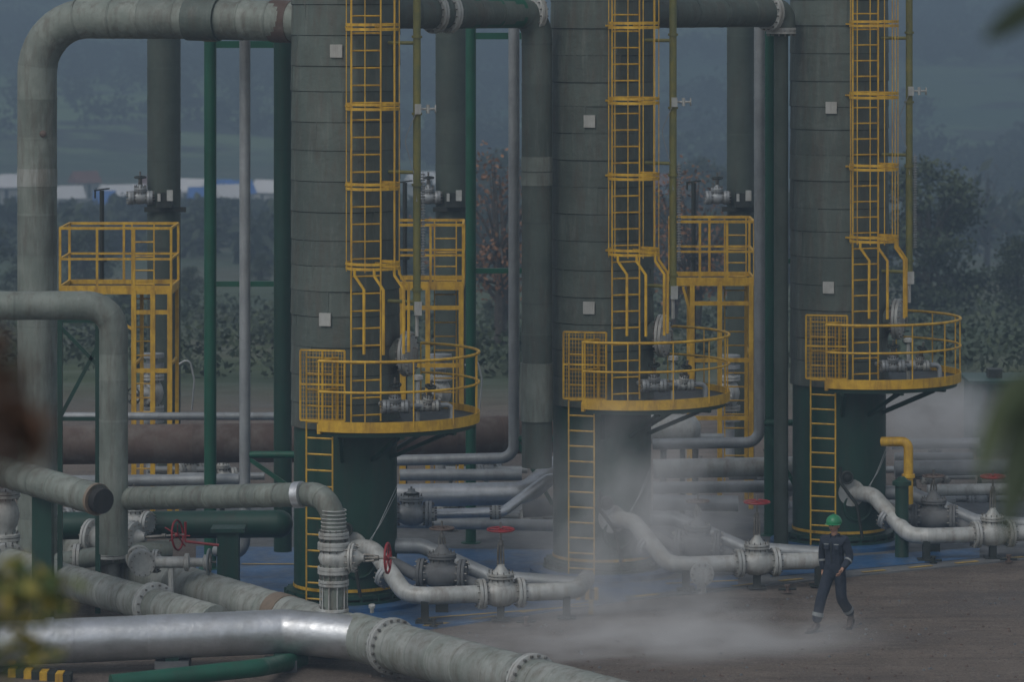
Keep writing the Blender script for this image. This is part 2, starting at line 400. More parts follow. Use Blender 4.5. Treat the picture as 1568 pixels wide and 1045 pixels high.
        for q in (-1,1):
            b.bar(lc+s*q*.25+V((0,0,zz+.05)),lc+s*q*.25-u*.26+V((0,0,zz+.05)),.05,.03)
        zz+=1.275
    for ang in(-105,-70,-35,0,35,70,105):
        q=math.radians(ang); b.bar(cp(q,Rc-.006,5.55),cp(q,Rc-.006,12.35),.042,.014)
    for ang in(-60,-15,35,80):
        q=math.radians(ang); sh=V((.15,-.06,0)); b.tube([cp(q,Rc,5.62),cp(q,Rc,5.5),cp(q,Rc,5.28)+sh,cp(q,Rc,4.25)+sh],.026,0,6)
    b.done()
    b=B('lower_ladder',[M_yellow],P); a=math.radians(-21); u=V((math.sin(a),-math.cos(a),0)); s=V((0,0,1)).cross(u)
    lc=V((cx,D,0))+u*1.05; ladder(b,lc,u,.12,4.2,.46,sp=.26,rw=.05)
    pc=V((cx-.32,D-1.12,0))
    for zz in(3.12,3.7,4.25): b.bar(pc+V((-.36,.1,zz)),pc+V((.36,-.06,zz)),.03,.03)
    for i in range(15):
        t=-.36+.72*i/14; b.tube([pc+V((t,.1-.16*i/14,3.12)),pc+V((t,.1-.16*i/14,4.25))],.0035 if i%7 else .018,0,5)
    for i in range(16):
        zz=3.15+i*.07; b.tube([pc+V((-.36,.1,zz)),pc+V((.36,-.06,zz))],.003,0,4)
    b.done()
    b=B('manway_flange',[M_white,M_red,M_bolt,M_clad],P); u=V((.95,-.30,0)).normalized(); o=V((cx,D,4.12))+u*.75
    b.lathe(o,u,[(0,.26),(.32,.26)],3,24); b.flange(o+u*.33,u,.26,0,2,k=1.42,nb=18,th=.055); b.lathe(o,u,[(.26,.34),(.27,.36),(.285,.36)],1,24)
    b.tube(fillet([o+u*.42+V((0,0,.1)),o+u*.5+V((0,0,.1)),o+u*.5+V((0,0,-.1)),o+u*.42+V((0,0,-.1))],.03),.014,2,6)
    b.done()
    b=B('level_gauge_pipe',[M_ydull,M_white,M_galv,M_dark],P); x=cx+1.19; y=D-.75
    b.tube([(x,y,4.85),(x,y,12.2)],.062,0,12)
    for zz in(5.2,6.9,8.05,9.3,10.6): b.lathe((x,y,zz),(0,0,1),[(-.02,.062),(-.02,.085),(.02,.085),(.02,.062)],0,12); 
    for zz in(5.0,7.1,9.2,11.2): b.tube([(x,y,zz),(cx+.7,D-.5,zz)],.03,0,8)
    b.tube([(x,y,4.85),(x,y,4.45)],.03,1,8); b.box((x+.02,y-.05,4.9),(.12,.08,.22),0,1)
    zi=insp; b.tube([(x-.02,y,zi),(x+.30,y,zi)],.02,1,8); b.box((x+.02,y-.08,zi),(.1,.1,.16),0,1); b.lathe((x+.18,y,zi),(0,0,1),[(-.07,.03),(.07,.03)],1,10)
    b.torus((x+.3,y,zi),(1,0,0),.06,.012,1)
    b.tube(fillet([V((x-.02,y-.08,zi-.08)),V((x-.2,y-.05,zi-.5)),V((x-.03,y-.03,zi-1.1)),V((x,y-.06,zi-1.5))],.3),.008,2,5)
    zz=5.45
    while zz<7.1: b.torus((x+.10,y-.04,zz),(0,.3,1),.032,.008,2,8,5); zz+=.045
    b.box((x+.10,y-.02,6.28),(.012,.012,1.7),0,2)
    b.done()
    gate_valve('deck_drain_valve',V((cx+.85,D-1.15,3.35)),(1,.1,0),.07,(0,-.3,1),.38,.09,M_galv,M_dark,P)
    gate_valve('deck_vent_valve',V((cx+1.35,D-.75,3.32)),(1,.2,0),.06,(.2,-.3,1),.34,.08,M_white,M_dark,P)
    b=B('deck_piping',[M_galv,M_white],P)
    b.tube(fillet([V((cx+.6,D-.75,3.35)),V((cx+.85,D-1.15,3.35)),V((cx+1.35,D-.75,3.32)),V((cx+1.75,D-.6,3.32)),V((cx+1.75,D-.6,3.05))],.1),.045,0,10)
    b.tube([(cx+1.2,D-.5,3.05),(cx+1.2,D-.5,3.7)],.035,1,8); b.lathe((cx+1.2,D-.5,3.7),(0,0,1),[(0,.06),(.02,.09),(.08,.09),(.1,.04)],1,12)
    b.done()
    b=B('earthing_cable',[M_galv,M_dark],P)
    for k in range(2):
        q=[V((cx+.1+.03*k,D-.87,1.0-.12*k)),V((cx+.35,D-1.0,1.05-.1*k)),V((cx+.62,D-.95,1.45+.05*k)),V((cx+.86,D-.6,1.9+.1*k))]
        b.tube(fillet(q,.3),.005,0,5)
    b.lathe((cx+.05,D-.86,1.35),(0,-1,0),[(0,.07),(.1,.07),(.12,.12),(.16,.12),(.2,.05)],1,12)
    b.torus((cx+.05,D-1.1,1.35),(0,-1,.2),.1,.014,1)
    b.tube(fillet([V((cx-.05,D-.9,1.5)),V((cx-.1,D-1.2,1.3)),V((cx+.2,D-1.3,.9)),V((cx+.3,D-1.3,.3))],.2),.03,1,8)
    b.done()
    return P
T1=((529-784)/F*61,61.0); T2=((922-784)/F*64.2,64.2); T3=((1285-784)/F*67.5,67.5)
tower(*T1,[(515,78),(498,490)],8.13); tower(*T2,[(903,186),(902,472)],8.15); tower(*T3,[(1273,165),(1269,441)],8.25)
# ---------------------------------------------------------------- overhead pipes
b=B('overhead_steam_pipe',[M_cladpipe,M_rust,M_clad,M_hdr,M_orange])
clad(b,[W(470,33,61.5),W(300,29,62.2),W(57,28,63),WZ(57,63,0)],.335,.92,0,.62,24,k=10,rk=1.02)
b.tube([W(448,33,61.6),W(418,32,61.75)],.355,1,24); b.tube([W(336,30,62),W(288,29,62.2)],.36,2,24); b.tube([W(330,30,62.05),W(314,30,62.15)],.368,4,24)
b.tube([W(57,258,63),W(57,285,63)],.342,3,24); b.lathe(W(66,205,62.7),(0,-1,0),[(0,.06),(.03,.06),(.05,.03)],1,10)
b.done()
for n_,(x0,x1,D0,D1,fl,gr_) in enumerate([(590,822,61.4,63.6,(686,815),(706,794)),(980,1196,64.6,66.8,(1178,),(1040,1100))]):
    b=B('overhead_steam_pipe',[M_cladpipe,M_green,M_white,M_bolt,M_clad_dk,M_clad])
    ip=lambda x:W(x,19,D0+(D1-D0)*(x-x0)/(x1-x0))
    zc=ip(x1).z; e=ip(x1); e=V((e.x,e.y,zc)); rr=.26
    P0=ip(x0); P0.z=zc
    clad(b,[P0,e,V((e.x,e.y,1.9 if n_==0 else 9.35))],rr,.42 if n_==0 else .25,5,.6,22)
    def ipz(x):
        p=ip(x); p.z=zc; return p
    if n_==0: b.tube([ipz(gr_[0]),ipz(gr_[1])],rr*1.03,1,22)
    for f in fl: b.flange(ipz(f),e-P0,rr*.95,2,3,k=1.4,nb=16)
    if n_==0:
        b.flange(ipz(665),e-P0,rr*.95,2,3,k=1.4,nb=16)
        for (ya,yb) in((240,262),(264,284),(556,645)):
            z1=10-(ya+10)*D1/F; z2=10-(yb+10)*D1/F
            b.tube([V((e.x,e.y,z1)),V((e.x,e.y,z2))],rr*1.04 if yb<600 else rr*1.1,0,22,pv=.5)
    else:
        b.flange(V((e.x,e.y,9.33)),(0,0,1),rr*.8,2,3,k=1.3,nb=14); b.tube([V((e.x,e.y,9.3)),V((e.x,e.y,0))],.13,4,18)
    b.done()
b=B('green_downcomer_pipe',[M_green2,M_green]); clad(b,[WZ(433,64,9.6),WZ(433,64,.4)],.155,None,0,2.2); b.done()
def rack(xpost,Dp,xg,Dg,top,ybar,xr,wpost,ytopbar,zbr,lower):
    b=B('pipe_rack_post',[M_green,M_galv])
    p=WZ(xpost,Dp,0); rr=wpost/2/F*Dp
    b.tube([p,V((p.x,p.y,top))],rr,0,20); b.lathe(p,(0,0,1),[(0,rr*1.9),(.04,rr*1.9)],0,20)
    for yb in(ytopbar,ybar):
        a=W(xpost,yb,Dp); c=W(xr,yb,Dp); b.bar(a,c,.09,.09 if yb==ybar else .12,0)
    a=W(xg,zbr,Dg); c=W(xr+6,zbr,Dg); b.tube([a,c],.06,0,12)
    b.bar(W(xg+6,zbr+6,Dg),W(xr+4,zbr+lower,Dg),.07,.07,0)
    b.done()
rack(322,64.5,375,63,10.4,435,447,19,68,697,55)
rack(721,67.5,787,65.5,10.4,415,842,16,55,673,100)
rack(1179,68.5,1163,68,10.4,400,1215,18,50,648,100)
def thin(name,pts,rpx,D,mat,rb=.25,sup=True):
    b=B(name,[mat,M_galv,M_bolt]); r=rpx/F*D; b.tube(fillet(pts,rb) if len(pts)>2 else pts,r,0,16)
    return b,r
for x,D_,yb,xe,ye,yt in((375,63,745,375,0,62),(787,65.5,702,600,706,50),(1163,68,678,1000,681,45)):
    pts=[W(x,-40,D_),W(x,yb,D_)]
    if ye: pts.append(W(xe,ye,D_+.3))
    else: pts[1]=WZ(x,D_,.5); pts.append(WZ(330,D_+.4,.5))
    b,r=thin('condensate_pipe',pts,8.5,D_,M_galv)
    for yy in(150,300,520): p=W(x,yy,D_); b.lathe(p,(0,0,1),[(-.012,r),(-.012,r*1.06),(.012,r*1.06),(.012,r)],0,16)
    b.done()
for x,D_ in((251,76),(692,77.5),(1134,79)):
    b=B('rear_riser_pipe',[M_clad_dk,M_white,M_bolt,M_dark])
    p=WZ(x,D_,0); r=.34 if x<1000 else .29
    clad(b,[V((p.x,p.y,11.5)),V((p.x,p.y,0))],r,None,0,.62,24)
    q=W(x+2,306,D_-r); b.box((q.x,q.y-.1,q.z),(.3,.3,.3),0,3); b.box((q.x+.12,q.y-.28,q.z+.1),(.12,.03,.22),0,1);b.box((q.x-.1,q.y-.28,q.z+.06),(.06,.03,.16),0,1)
    b.bar(q+V((-.42,0,-.2)),q+V((.42,0,-.2)),.1,.1,3)
    b.done()
    gate_valve('vent_valve',W(x-36,303,D_-.3),(1,.1,0),.09,(0,-.1,1),.42,.11,M_galv,M_dark)
    gate_valve('riser_valve',W(x-18,602,D_-1.2),(0,0,1),.15,(-.5,-1,0),.7,.16,M_white,M_dark)
    b=B('sampling_pipe',[M_galv,M_dark])
    a=W(x+20,560,D_-1.2); b.tube(fillet([a,a+V((.25,0,.15)),a+V((.35,0,-.3)),a+V((.3,0,-.9))],.15),.02,0,6)
    q=W(x-18,602,D_-1.2); b.tube([V((q.x,q.y,.1)),V((q.x,q.y,q.z+.75))],.12,0,14); 
    for zz in(.55,-.55,.75): b.lathe(q+V((0,0,zz)),(0,0,1),[(-.04,.24),(.04,.24)],0,16)
    b.done()
    b=B('vent_stack',[M_dark]); a=W(x-95,445,D_-4); t=W(x-95,292,D_-4)
    if x>300: a=W(x-72,445,D_-4); t=W(x-72,280,D_-4)
    b.tube([V((a.x,a.y,0)),t],.045,0,8); b.bar(t+V((-.15,0,0)),t+V((.15,0,.04)),.03,.03); b.tube([t+V((-.13,0,0)),t+V((-.13,0,-.15))],.02,0,6); b.lathe(a.lerp(t,.3),(0,0,1),[(-.03,.1),(.03,.1)],0,10); b.done()
def access(x0,x1,D_,legs,ladx):
    b=B('yellow_access_platform',[M_yellow,M_dark,M_galv]); zt=5.58; zd=4.42; p0=WZ(x0,D_,0); p1=WZ(x1,D_,0); dep=1.5
    xa,xb=p0.x,p1.x
    b.box(((xa+xb)/2,D_+dep/2,zd-.03),(xb-xa,dep,.05),0,1)
    for yy,nu in((D_,3),(D_+dep,2)):
        b.box(((xa+xb)/2,yy,zd-.0),(xb-xa,.04,.16),0,0)
        for zz,w in((zt,.05),(5.0,.04)): b.bar((xa,yy,zz),(xb,yy,zz),w,w)
        for i in range(nu+1):
            xx=xa+(xb-xa)*i/nu; b.bar((xx,yy,zd),(xx,yy,zt),.045,.045)
    for xx in(xa,xb):
        b.box((xx,D_+dep/2,zd-.0),(.04,dep,.16),0,0)
        for zz in(zt,5.0): b.bar((xx,D_,zz),(xx,D_+dep,zz),.04,.04)
    for lx in legs:
        q=WZ(lx,D_,0); 
        b.bar((q.x,D_,0),(q.x,D_,zd),.08,.09)
        if lx!=legs[1]: b.bar((q.x,D_+dep,0),(q.x,D_+dep,zd),.07,.07); b.bar((q.x,D_,3.0),(q.x,D_+dep,3.0),.05,.05)
    qa=WZ(legs[0],D_,0).x; qb=WZ(legs[-1],D_,0).x
    for zz in(1.78,2.9,4.0): b.bar((qa,D_-.01,zz),(qb,D_-.01,zz),.04,.08)
    b.bar((xa+.2,D_,zd-.1),(qa,D_,zd-.75),.05,.05)
    c=WZ(ladx,D_+.9,0); ladder(b,c,(0,-1,0),.3,5.6,.42,0,.27,.05)
    b.done()
access(92,262,70,(205,234,260),219); access(560,709,71,(615,655,706),682); access(1030,1155,72,(1060,1102,1150),1126)
# ---------------------------------------------------------------- left pipes
p=pipe
p('insulated_pipe',[W(-160,469,58),W(174,468,58.4),WZ(174,58.4,1.2)],.225,M_cladpipe,.42,.5)
b=B('pipe_support_frame',[M_green2,M_dark])
for x in(92,150): b.bar(WZ(x,60,0),W(x,490,60),.08,.08)
for a,c in(((92,500),(150,560)),((92,640),(150,530)),((92,642),(150,642)),((92,492),(152,492))): b.bar(W(*a,60),W(*c,60),.06,.06)
b.done()
b=B('open_ended_pipe',[M_cladpipe,M_rubber,M_orange]); A=W(-140,680,59.5); C=W(150,766,55.9)
clad(b,[A,C],.235,None,0,.55,24,rk=1.03); d=(C-A).normalized(); b.tube([C-d*.02,C+d*.14],.19,1,24); b.tube([C-d*.06,C],.245,2,24); b.done()
b=B('pipe_support_post',[M_green2]); q=WZ(66,57.2,0); b.bar(q,q+V((0,0,2.45)),.36,.3); b.box(q+V((0,0,2.45)),(.6,.5,.06)); b.box(q+V((0,0,.02)),(.7,.6,.05)); b.done()
b=B('branch_steam_pipe',[M_cladpipe,M_white,M_bolt,M_orange,M_alu]); pts=[W(175,765,58.6),W(511,757,55.3),WZ(511,55.3,.6)]
clad(b,pts,.18,.42,0,.45,22,rk=1.04,mr=0)
for py in(820,835,875,893,937): b.flange(W(511,py,55.3),(0,0,1),.175,1,2,k=1.3,nb=14,th=.04)
b.tube([W(452,759,55.7),W(463,758,55.65)],.2,4,20)
b.done()
gate_valve('isolation_valve',W(511,855,55.3),(0,0,1),.15,(1,-.18,.02),.82,.22,M_white,M_red,L=.18)
b=B('valve_spring_jacket',[M_white,M_dark])
for py in range(782,820,6): b.torus(W(511,py,55.3),(0,0,1),.185,.010,0,20,5)
for k in range(10):
    a=k*.628; q=W(511,0,55.3); b.tube([V((q.x+.2*math.cos(a),q.y+.2*math.sin(a),10-905*55.3/F)),V((q.x+.2*math.cos(a),q.y+.2*math.sin(a),10-945*55.3/F))],.012,0,5)
b.done()
def HD(px,py,z=.5): return G(px,py,z)
h0=HD(20,818); h1=HD(545,976); h2=HD(1080,1118)
dirH=(h1-h0).normalized()
b=B('main_header_pipe',[M_hdr,M_white,M_bolt,M_alu,M_orange]); clad(b,[h0,h1],.31,None,0,.7,28,rk=1.02,mr=0); clad(b,[h1,h2],.35,None,0,.6,28,rk=1.02,mr=0)
for t in(.12,.2): b.flange(h0.lerp(h1,t),dirH,.3,1,2,k=1.4,nb=16)
for px,py in((600,990),(815,1047)):
    q=HD(px,py+2); t=(q.x-h1.x)/(h2.x-h1.x); b.flange(h1.lerp(h2,t),h2-h1,.34,1,2,k=1.22,nb=20,th=.05)
b.tube([h0.lerp(h1,.80),h0.lerp(h1,.83)],.325,4,28)
b.lathe(HD(570,968)+V((0,-.1,.3)),(0,-.3,1),[(0,.03),(.08,.03),(.08,.05),(.12,.05)],1,10)
b.done()
b=B('silver_branch_pipe',[M_alu,M_white,M_bolt])
clad(b,[W(-120,992,54.4),W(440,968,55.2),h1+dirH*.2],.325,.5,0,1.1,32,rk=1.012,mr=0,k=10)
b.tube([W(70,982,54.7),W(84,981,54.72)],.335,0,32)
b.done()
b=B('second_header_pipe',[M_hdr,M_white,M_bolt,M_alu]); A=HD(-60,845);C=HD(330,955); clad(b,[A,C],.27,None,0,.6,26,rk=1.03,mr=0)
for t in(.2,.78): b.flange(A.lerp(C,t),C-A,.26,1,2,k=1.4,nb=16)
b.done()
b=B('pipe_saddle_support',[M_green2,M_dark,M_conc])
for t in(.1,.35,.6,.9):
    q=h0.lerp(h1,t); b.box((q.x,q.y,.1),(.7,.3,.2),.0,2); b.box((q.x,q.y,.2),(.5,.12,.25),0,0)
for q in(HD(700,1015),HD(900,1068)): b.box((q.x,q.y,.1),(.8,.35,.2),0,2); b.box((q.x,q.y,.2),(.5,.12,.2),0,0)
for px in(20,265,430): q=W(px,978,55); b.box((q.x,q.y,.08),(.5,.5,.16),0,2); b.box((q.x,q.y,.14),(.2,.4,.2),0,0)
b.done()
p('green_header_pipe',[W(90,806,62),W(425,803,62)],.23,M_green2,None,1.5)
b=B('pipe_end_cap',[M_green2]); q=W(425,803,62); b.lathe(q,(1,0,0),[(0,.235),(.1,.225),(.2,.16),(.25,.05),(.255,.01)],0,24); b.done()
b=B('green_ground_pipe',[M_green]); b.tube(fillet([W(170,1048,52.5),W(395,1024,53.3),W(460,1012,55.5)],.3),.13,0,16); b.done()
b=B('green_wall_support',[M_green2]); q=WZ(350,61,0); b.box(q+V((0,0,.6)),(.35,.35,1.2)); b.box(q+V((0,0,1.22)),(.55,.5,.06)); b.done()
p('rusty_transfer_pipe',[W(86,682,68),W(470,678,68),W(900,662,70)],.36,M_rust,None,.9)
for a,c,rp,D_,mt in(((70,638),(430,638),6,66.5,M_galv),((85,738),(366,735),9,65,M_galv),((190,752),(420,752),6,66,M_galv),((612,728),(800,728),9,66.5,M_galv),
    ((1000,719),(1215,715),15,69,M_white),((1000,748),(1215,745),9,69.5,M_galv),((1000,770),(1130,772),12,68.5,M_galv),((1365,681),(1500,679),8,72,M_alu),((1370,719),(1620,714),12,72,M_galv),((1420,752),(1620,748),9,71,M_white),
    ((600,800),(860,806),9,66.5,M_galv),((800,780),(860,776),14,67,M_conc),((1370,700),(1490,699),6,72.5,M_galv)):
    b=B('utility_pipe',[mt]); clad(b,[W(*a,D_),W(*c,D_)],rp/F*D_,None,0,2.5,16); b.done()
p('silver_insulated_pipe',[W(600,760,64.5),W(805,756,64.5),W(858,712,65.5),W(900,705,67)],.2,M_alu,.4,.5)
p('silver_small_pipe',[W(655,788,63.5),W(770,785,63.5),W(835,735,64),W(870,730,65)],.085,M_alu,.25,.8,flanges=((0,.05),(0,.9)))
gate_valve('bypass_valve',W(630,788,63.5),(1,0,0),.14,(0,0,1),.35,.12,M_galv,M_dark)
b=B('drum_tank',[M_white,M_dark]); q=W(1024,658,70); b.lathe(q+V((-.4,0,0)),(1,0,0),[(-.1,.1),(0,.24),(.1,.28),(.8,.28),(.9,.24),(1,.1)],0,24); b.tube([q+V((-.1,0,-.3)),V((q.x-.1,70,0))],.06,1,8); b.tube([q+V((.5,0,-.3)),V((q.x+.5,70,0))],.06,1,8); b.done()
for (px,py,D_,d_,r_,up,h_,wr,wm) in((172,826,61,(.9,-.44,0),.19,(1,-.3,.1),1.15,.24,M_red),(6,790,58,(0,0,1),.16,(-1,-.5,0),.6,.2,M_dark),(215,860,59,(.2,-1,0),.13,(1,-.1,0),1.1,.2,M_galv),(205,800,61.5,(.9,-.4,0),.12,(0,0,1),.5,.16,M_dark)):
    gate_valve('gate_valve',W(px,py,D_),d_,r_,up,h_,wr,M_white,wm)
b=B('valve_actuator',[M_white,M_bolt,M_red]); q=W(262,862,58.8); b.lathe(q,(1,0,0),[(-.35,.05),(-.33,.09),(.2,.09),(.22,.14),(.28,.14),(.3,.07),(.5,.07),(.52,.12),(.58,.12)],0,18)
b.torus(q+V((.62,0,-.02)),(1,0,0),.13,.016,1); b.tube([q+V((0,0,-.09)),V((q.x,q.y,.3))],.05,0,8)
b.tube([W(284,800,60),W(284,830,60),W(335,836,60)],.025,2,6); b.done()
b=B('pipe_spool',[M_white,M_cladpipe,M_bolt]); 
b.tube([W(168,800,61),WZ(168,61,.3)],.18,0,18); b.flange(W(170,850,60.6),(0,0,1),.18,0,2,k=1.4)
b.tube(fillet([W(90,862,61),W(170,850,60.6),W(260,842,61)],.3),.16,1,18)
b.flange(W(118,856,60.9),(1,0,0),.16,0,2,k=1.5)
b.done()
def outlet(cx,D_,off):
    z=.45
    A=V((cx+.15,D_-.8,1.05)); pts=[A,A+V((.35,-.35,0)),V((cx+1.05,D_-1.95,z)),V((cx+1.4,D_-2.05,z)),V((cx+3.75,D_-1.55,z)),V((cx+3.95,D_-.3,z))]
    b=B('tower_outlet_pipe',[M_white,M_galv,M_bolt,M_dark,M_rust]); clad(b,pts,.14,.4,0,.9,20,rk=1.02)
    b.flange(V((cx+1.0,D_-1.9,z+.02)).lerp(A,.35),V((.8,-.75,-.4)),.14,1,2,k=1.3)
    for i,x in enumerate((1.35,2.55,3.6)): b.box((cx+x,D_-2.05+.2*(x-1.35),.2),(.12,.2,.35),0,3); b.box((cx+x,D_-2.05+.2*(x-1.35),.04),(.3,.3,.02),0,3)
    b.lathe((cx+.15,D_-.78,1.05),(0,-1,0),[(-.1,.2),(.06,.2),(.06,.24),(.12,.24),(.12,.15)],0,20)
    b.done()
    dd=V((2.35,.5,0)).normalized()
    gate_valve('gate_valve',V((cx+2.55,D_-1.8,z)),dd,.15,(0,-.03,1),1.02,.21,M_white,M_red)
    A=V((cx+.75,D_-.1,.95)); pts=[A,A+V((.5,0,0)),V((cx+2.4,D_-.55,.5)),V((cx+3.8,D_-.9,.45))]
    b=B('tower_bypass_pipe',[M_galv,M_white,M_bolt]); clad(b,pts,.125,.3,0,1.0,18); b.done()
    gate_valve('gate_valve',V((cx+1.6,D_-1.0,.62)),(1,-.15,0),.16,(0,0,1),.75,.19,M_conc,M_rust)
    b=B('drain_pipe',[M_conc,M_dark]); b.tube(fillet([V((cx+1.6,D_-1.0,.62)),V((cx+1.2,D_-1.1,.62)),V((cx+.8,D_-.9,.8)),V((cx+.6,D_-.6,.8))],.2),.1,0,14)
    b.tube(fillet([V((cx+1.6,D_-1.0,.62)),V((cx+2.1,D_-1.1,.5)),V((cx+2.3,D_-1.4,.4))],.2),.1,0,14)
    b.box((cx+1.6,D_-1.0,.2),(.2,.25,.4),0,1); b.done()
    b=B('ground_drain_valve',[M_dark,M_rust,M_red])
    for k in range(2):
        x=cx+1.4+k*1.5+random.uniform(-.2,.2); y=D_-2.45+.15*k
        b.lathe((x,y,.03),(0,0,1),[(0,.07),(.02,.07),(.02,.03),(.10,.03),(.10,.05),(.13,.05)],k,10); b.tube([(x-.15,y,.08),(x+.15,y+.05,.08)],.022,0,8)
    b.done()
outlet(*T1,0); outlet(*T2,0); outlet(*T3,0)
b=B('blind_flange',[M_white,M_bolt]); q=W(1075,880,61.9); b.lathe(q,(0,-1,0),[(-.3,.13),(-.02,.13),(-.02,.2),(.05,.2),(.07,.13)],0,24)
for k in range(10): a=k*.628; b.tube([q+V((.16*math.cos(a),-.09,.16*math.sin(a))),q+V((.16*math.cos(a),0,.16*math.sin(a)))],.016,1,6)
b.tube([q+V((0,.1,-.1)),V((q.x,q.y+.1,0))],.08,0,10); b.done()
b=B('yellow_pipe_loop',[M_yellow]); b.tube(fillet([W(1350,677,66.5),W(1391,677,66.3),WZ(1391,66.3,.9)],.12),.085,0,14); b.lathe(WZ(1391,66.3,1.4),(0,0,1),[(-.03,.12),(.03,.12)],0,14); b.done()
b=B('capped_drain_pot',[M_green2,M_dark]); q=WZ(1381,65.8,.9); b.lathe(q,(0,0,1),[(-.9,.12),(.4,.12),(.4,.17),(.47,.17),(.5,.1),(.55,.05)],0,20); b.done()
b=B('equipment_shelter',[M_green2,M_galv,M_dark]); q=W(1545,640,80)
b.box((q.x,81,q.z),(1.5,1.6,1.4),0,0); b.box((q.x,81,q.z+.74),(1.7,1.8,.07),0,0); 
for k in range(6): b.box((q.x-.5+.2*k,80.17,q.z),(.12,.04,1.1),0,2)
for sx in(-.6,.6):
    for sy in(.3,1.6): b.bar((q.x+sx,80+sy,0),(q.x+sx,80+sy,q.z-.6),.1,.1,0)
b.box((q.x-.2,80.9,q.z+.86),(.3,.4,.2),0,2); b.done()
for k,(x,y0,D_) in enumerate(((1045,640,71),(1180,700,71),(1432,700,74),(745,690,73),(820,760,70),(1205,720,72),(1320,690,74),(1560,700,76),(290,690,72),(1065,690,73),(1400,740,72),(1500,735,73),(340,700,70),(120,760,66),(690,740,69))):
    gate_valve('small_gate_valve',W(x,y0+30,D_),(1,.2*k%1,0),.1,(0,0,1),.5,.13,M_galv if k%2 else M_white,M_dark)
    b=B('pipe_stanchion',[M_dark,M_galv]); q=W(x,y0+30,D_); b.tube([V((q.x,q.y,0)),q],.05,k%2,8); b.tube([q-V((.8,0,0)),q+V((.8,0,0))],.07,1,10); b.lathe(V((q.x,q.y,0)),(0,0,1),[(0,.15),(.03,.15)],0,10); b.done()
# ---------------------------------------------------------------- foliage
def leafmesh(name,C,pv,size,mat,trunks=None,elong=1.6):
    N=len(C); a=rng.normal(size=(N,3)); a/=np.linalg.norm(a,axis=1)[:,None]
    t=rng.normal(size=(N,3)); u=np.cross(a,t); u/=np.linalg.norm(u,axis=1)[:,None]; w=np.cross(a,u)
    s=(size*rng.uniform(.6,1.4,N))[:,None]
    vs=np.empty((N,4,3)); vs[:,0]=C-u*s*elong/2; vs[:,1]=C+w*s*.4; vs[:,2]=C+u*s*elong/2; vs[:,3]=C-w*s*.4
    b=B(name,[mat,M_bark])
    b.v=[tuple(x) for x in vs.reshape(-1,3).tolist()]; b.f=[(4*i,4*i+1,4*i+2,4*i+3) for i in range(N)]; b.m=[0]*N; b.p=pv.tolist()
    for pth,r in (trunks or []): b.tube(pth,r,1,7)
    return b
def tree_builder(name,h,w,clumps,per,size,mat,sig=.1,base=.25,trunk=True):
    cs=[];tr=[]; pv=[]
    tr.append(([V((0,0,-.5)),V((.03*h,0,h*.3)),V((0,.02*h,h*.6)),V((.02*h,0,h*.9))],[.035*h,.025*h,.016*h,.004*h]))
    for i in range(clumps):
        zz=random.uniform(base,1.0); rad=w/2*math.sin(math.pi*min(1,(zz-base+.1)/(1.12-base)))**.6*random.uniform(.35,1.05); a=random.uniform(0,6.28)
        c=np.array([rad*math.cos(a),rad*math.sin(a),zz*h]); q=per
        pts=c+rng.normal(size=(q,3))*sig*h*np.array([1,1,.65]); cs.append(pts)
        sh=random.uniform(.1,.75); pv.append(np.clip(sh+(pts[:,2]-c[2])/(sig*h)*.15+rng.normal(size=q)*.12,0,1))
        s0=V((0,0,h*random.uniform(.2,.55))); e=V(c.tolist()); tr.append(([s0,s0.lerp(e,.5)+V((0,0,.03*h)),e],[.011*h,.007*h,.002*h]))
    return leafmesh(name,np.concatenate(cs),np.concatenate(pv),size,mat,tr)
tA=tree_builder('leafy_tree',7,6,46,150,.17,M_leaf,.065,.12).done()
tB=tree_builder('leafy_tree',6,4.5,34,130,.16,M_leaf,.075,.05).done()
tC=tree_builder('autumn_tree',6,4,42,34,.10,M_leafo,.07,.3).done()
tD=tree_builder('bare_tree',7,5,60,5,.10,M_leafb,.06,.25).done()
def place(src,px,D_,ht,rot=None,first=False):
    o=src if first else bpy.data.objects.new(src.name.split('.')[0],src.data)
    if not first: S.collection.objects.link(o)
    x=(px-784)/F*D_; h0={'leafy_tree':7,'autumn_tree':6,'bare_tree':7}[src.name.split('.')[0]]
    s=ht/h0; o.location=(x,D_,float(tz(x,D_))-.1); o.scale=(s*random.uniform(.9,1.3),s*random.uniform(.9,1.2),s); o.rotation_euler=(0,0,random.uniform(0,6.28) if rot is None else rot)
def H(px,pytop,D_):
    x=(px-784)/F*D_; return 10-(pytop+10)*D_/F-float(tz(x,D_))
first={id(t):True for t in(tA,tB,tC,tD)}
def pl(t,px,py,D_):
    place(t,px,D_,H(px,py,D_),None,first[id(t)]); first[id(t)]=False
for px,py,D_,t in((1425,255,150,tA),(1560,345,150,tB),(1300,320,185,tB),(1090,330,180,tA),(1210,300,205,tA),(1000,280,210,tB),(860,300,190,tA),
   (750,450,145,tB),(700,340,195,tA),(600,320,200,tB),(480,350,190,tA),(400,380,210,tB),(290,400,180,tB),(130,350,195,tA),(30,380,180,tB),(190,430,150,tB),(1480,480,145,tA),(1390,440,150,tB),(1560,500,138,tB),
   (-60,320,180,tA),(760,240,280,tA),(1080,250,290,tA),(1640,330,190,tA),(300,520,128,tB),(1180,470,140,tB),(100,520,125,tB),(770,540,120,tB),(1440,540,118,tB),(960,500,135,tA)): pl(t,px,py,D_)
for px,py,D_ in((765,235,115),(1060,260,118)): pl(tC,px,py,D_)
for px,py,D_ in((775,360,125),(1030,350,130),(480,330,160),(1510,260,280),(1250,250,260)): pl(tD,px,py,D_)
cs=[];pv=[]
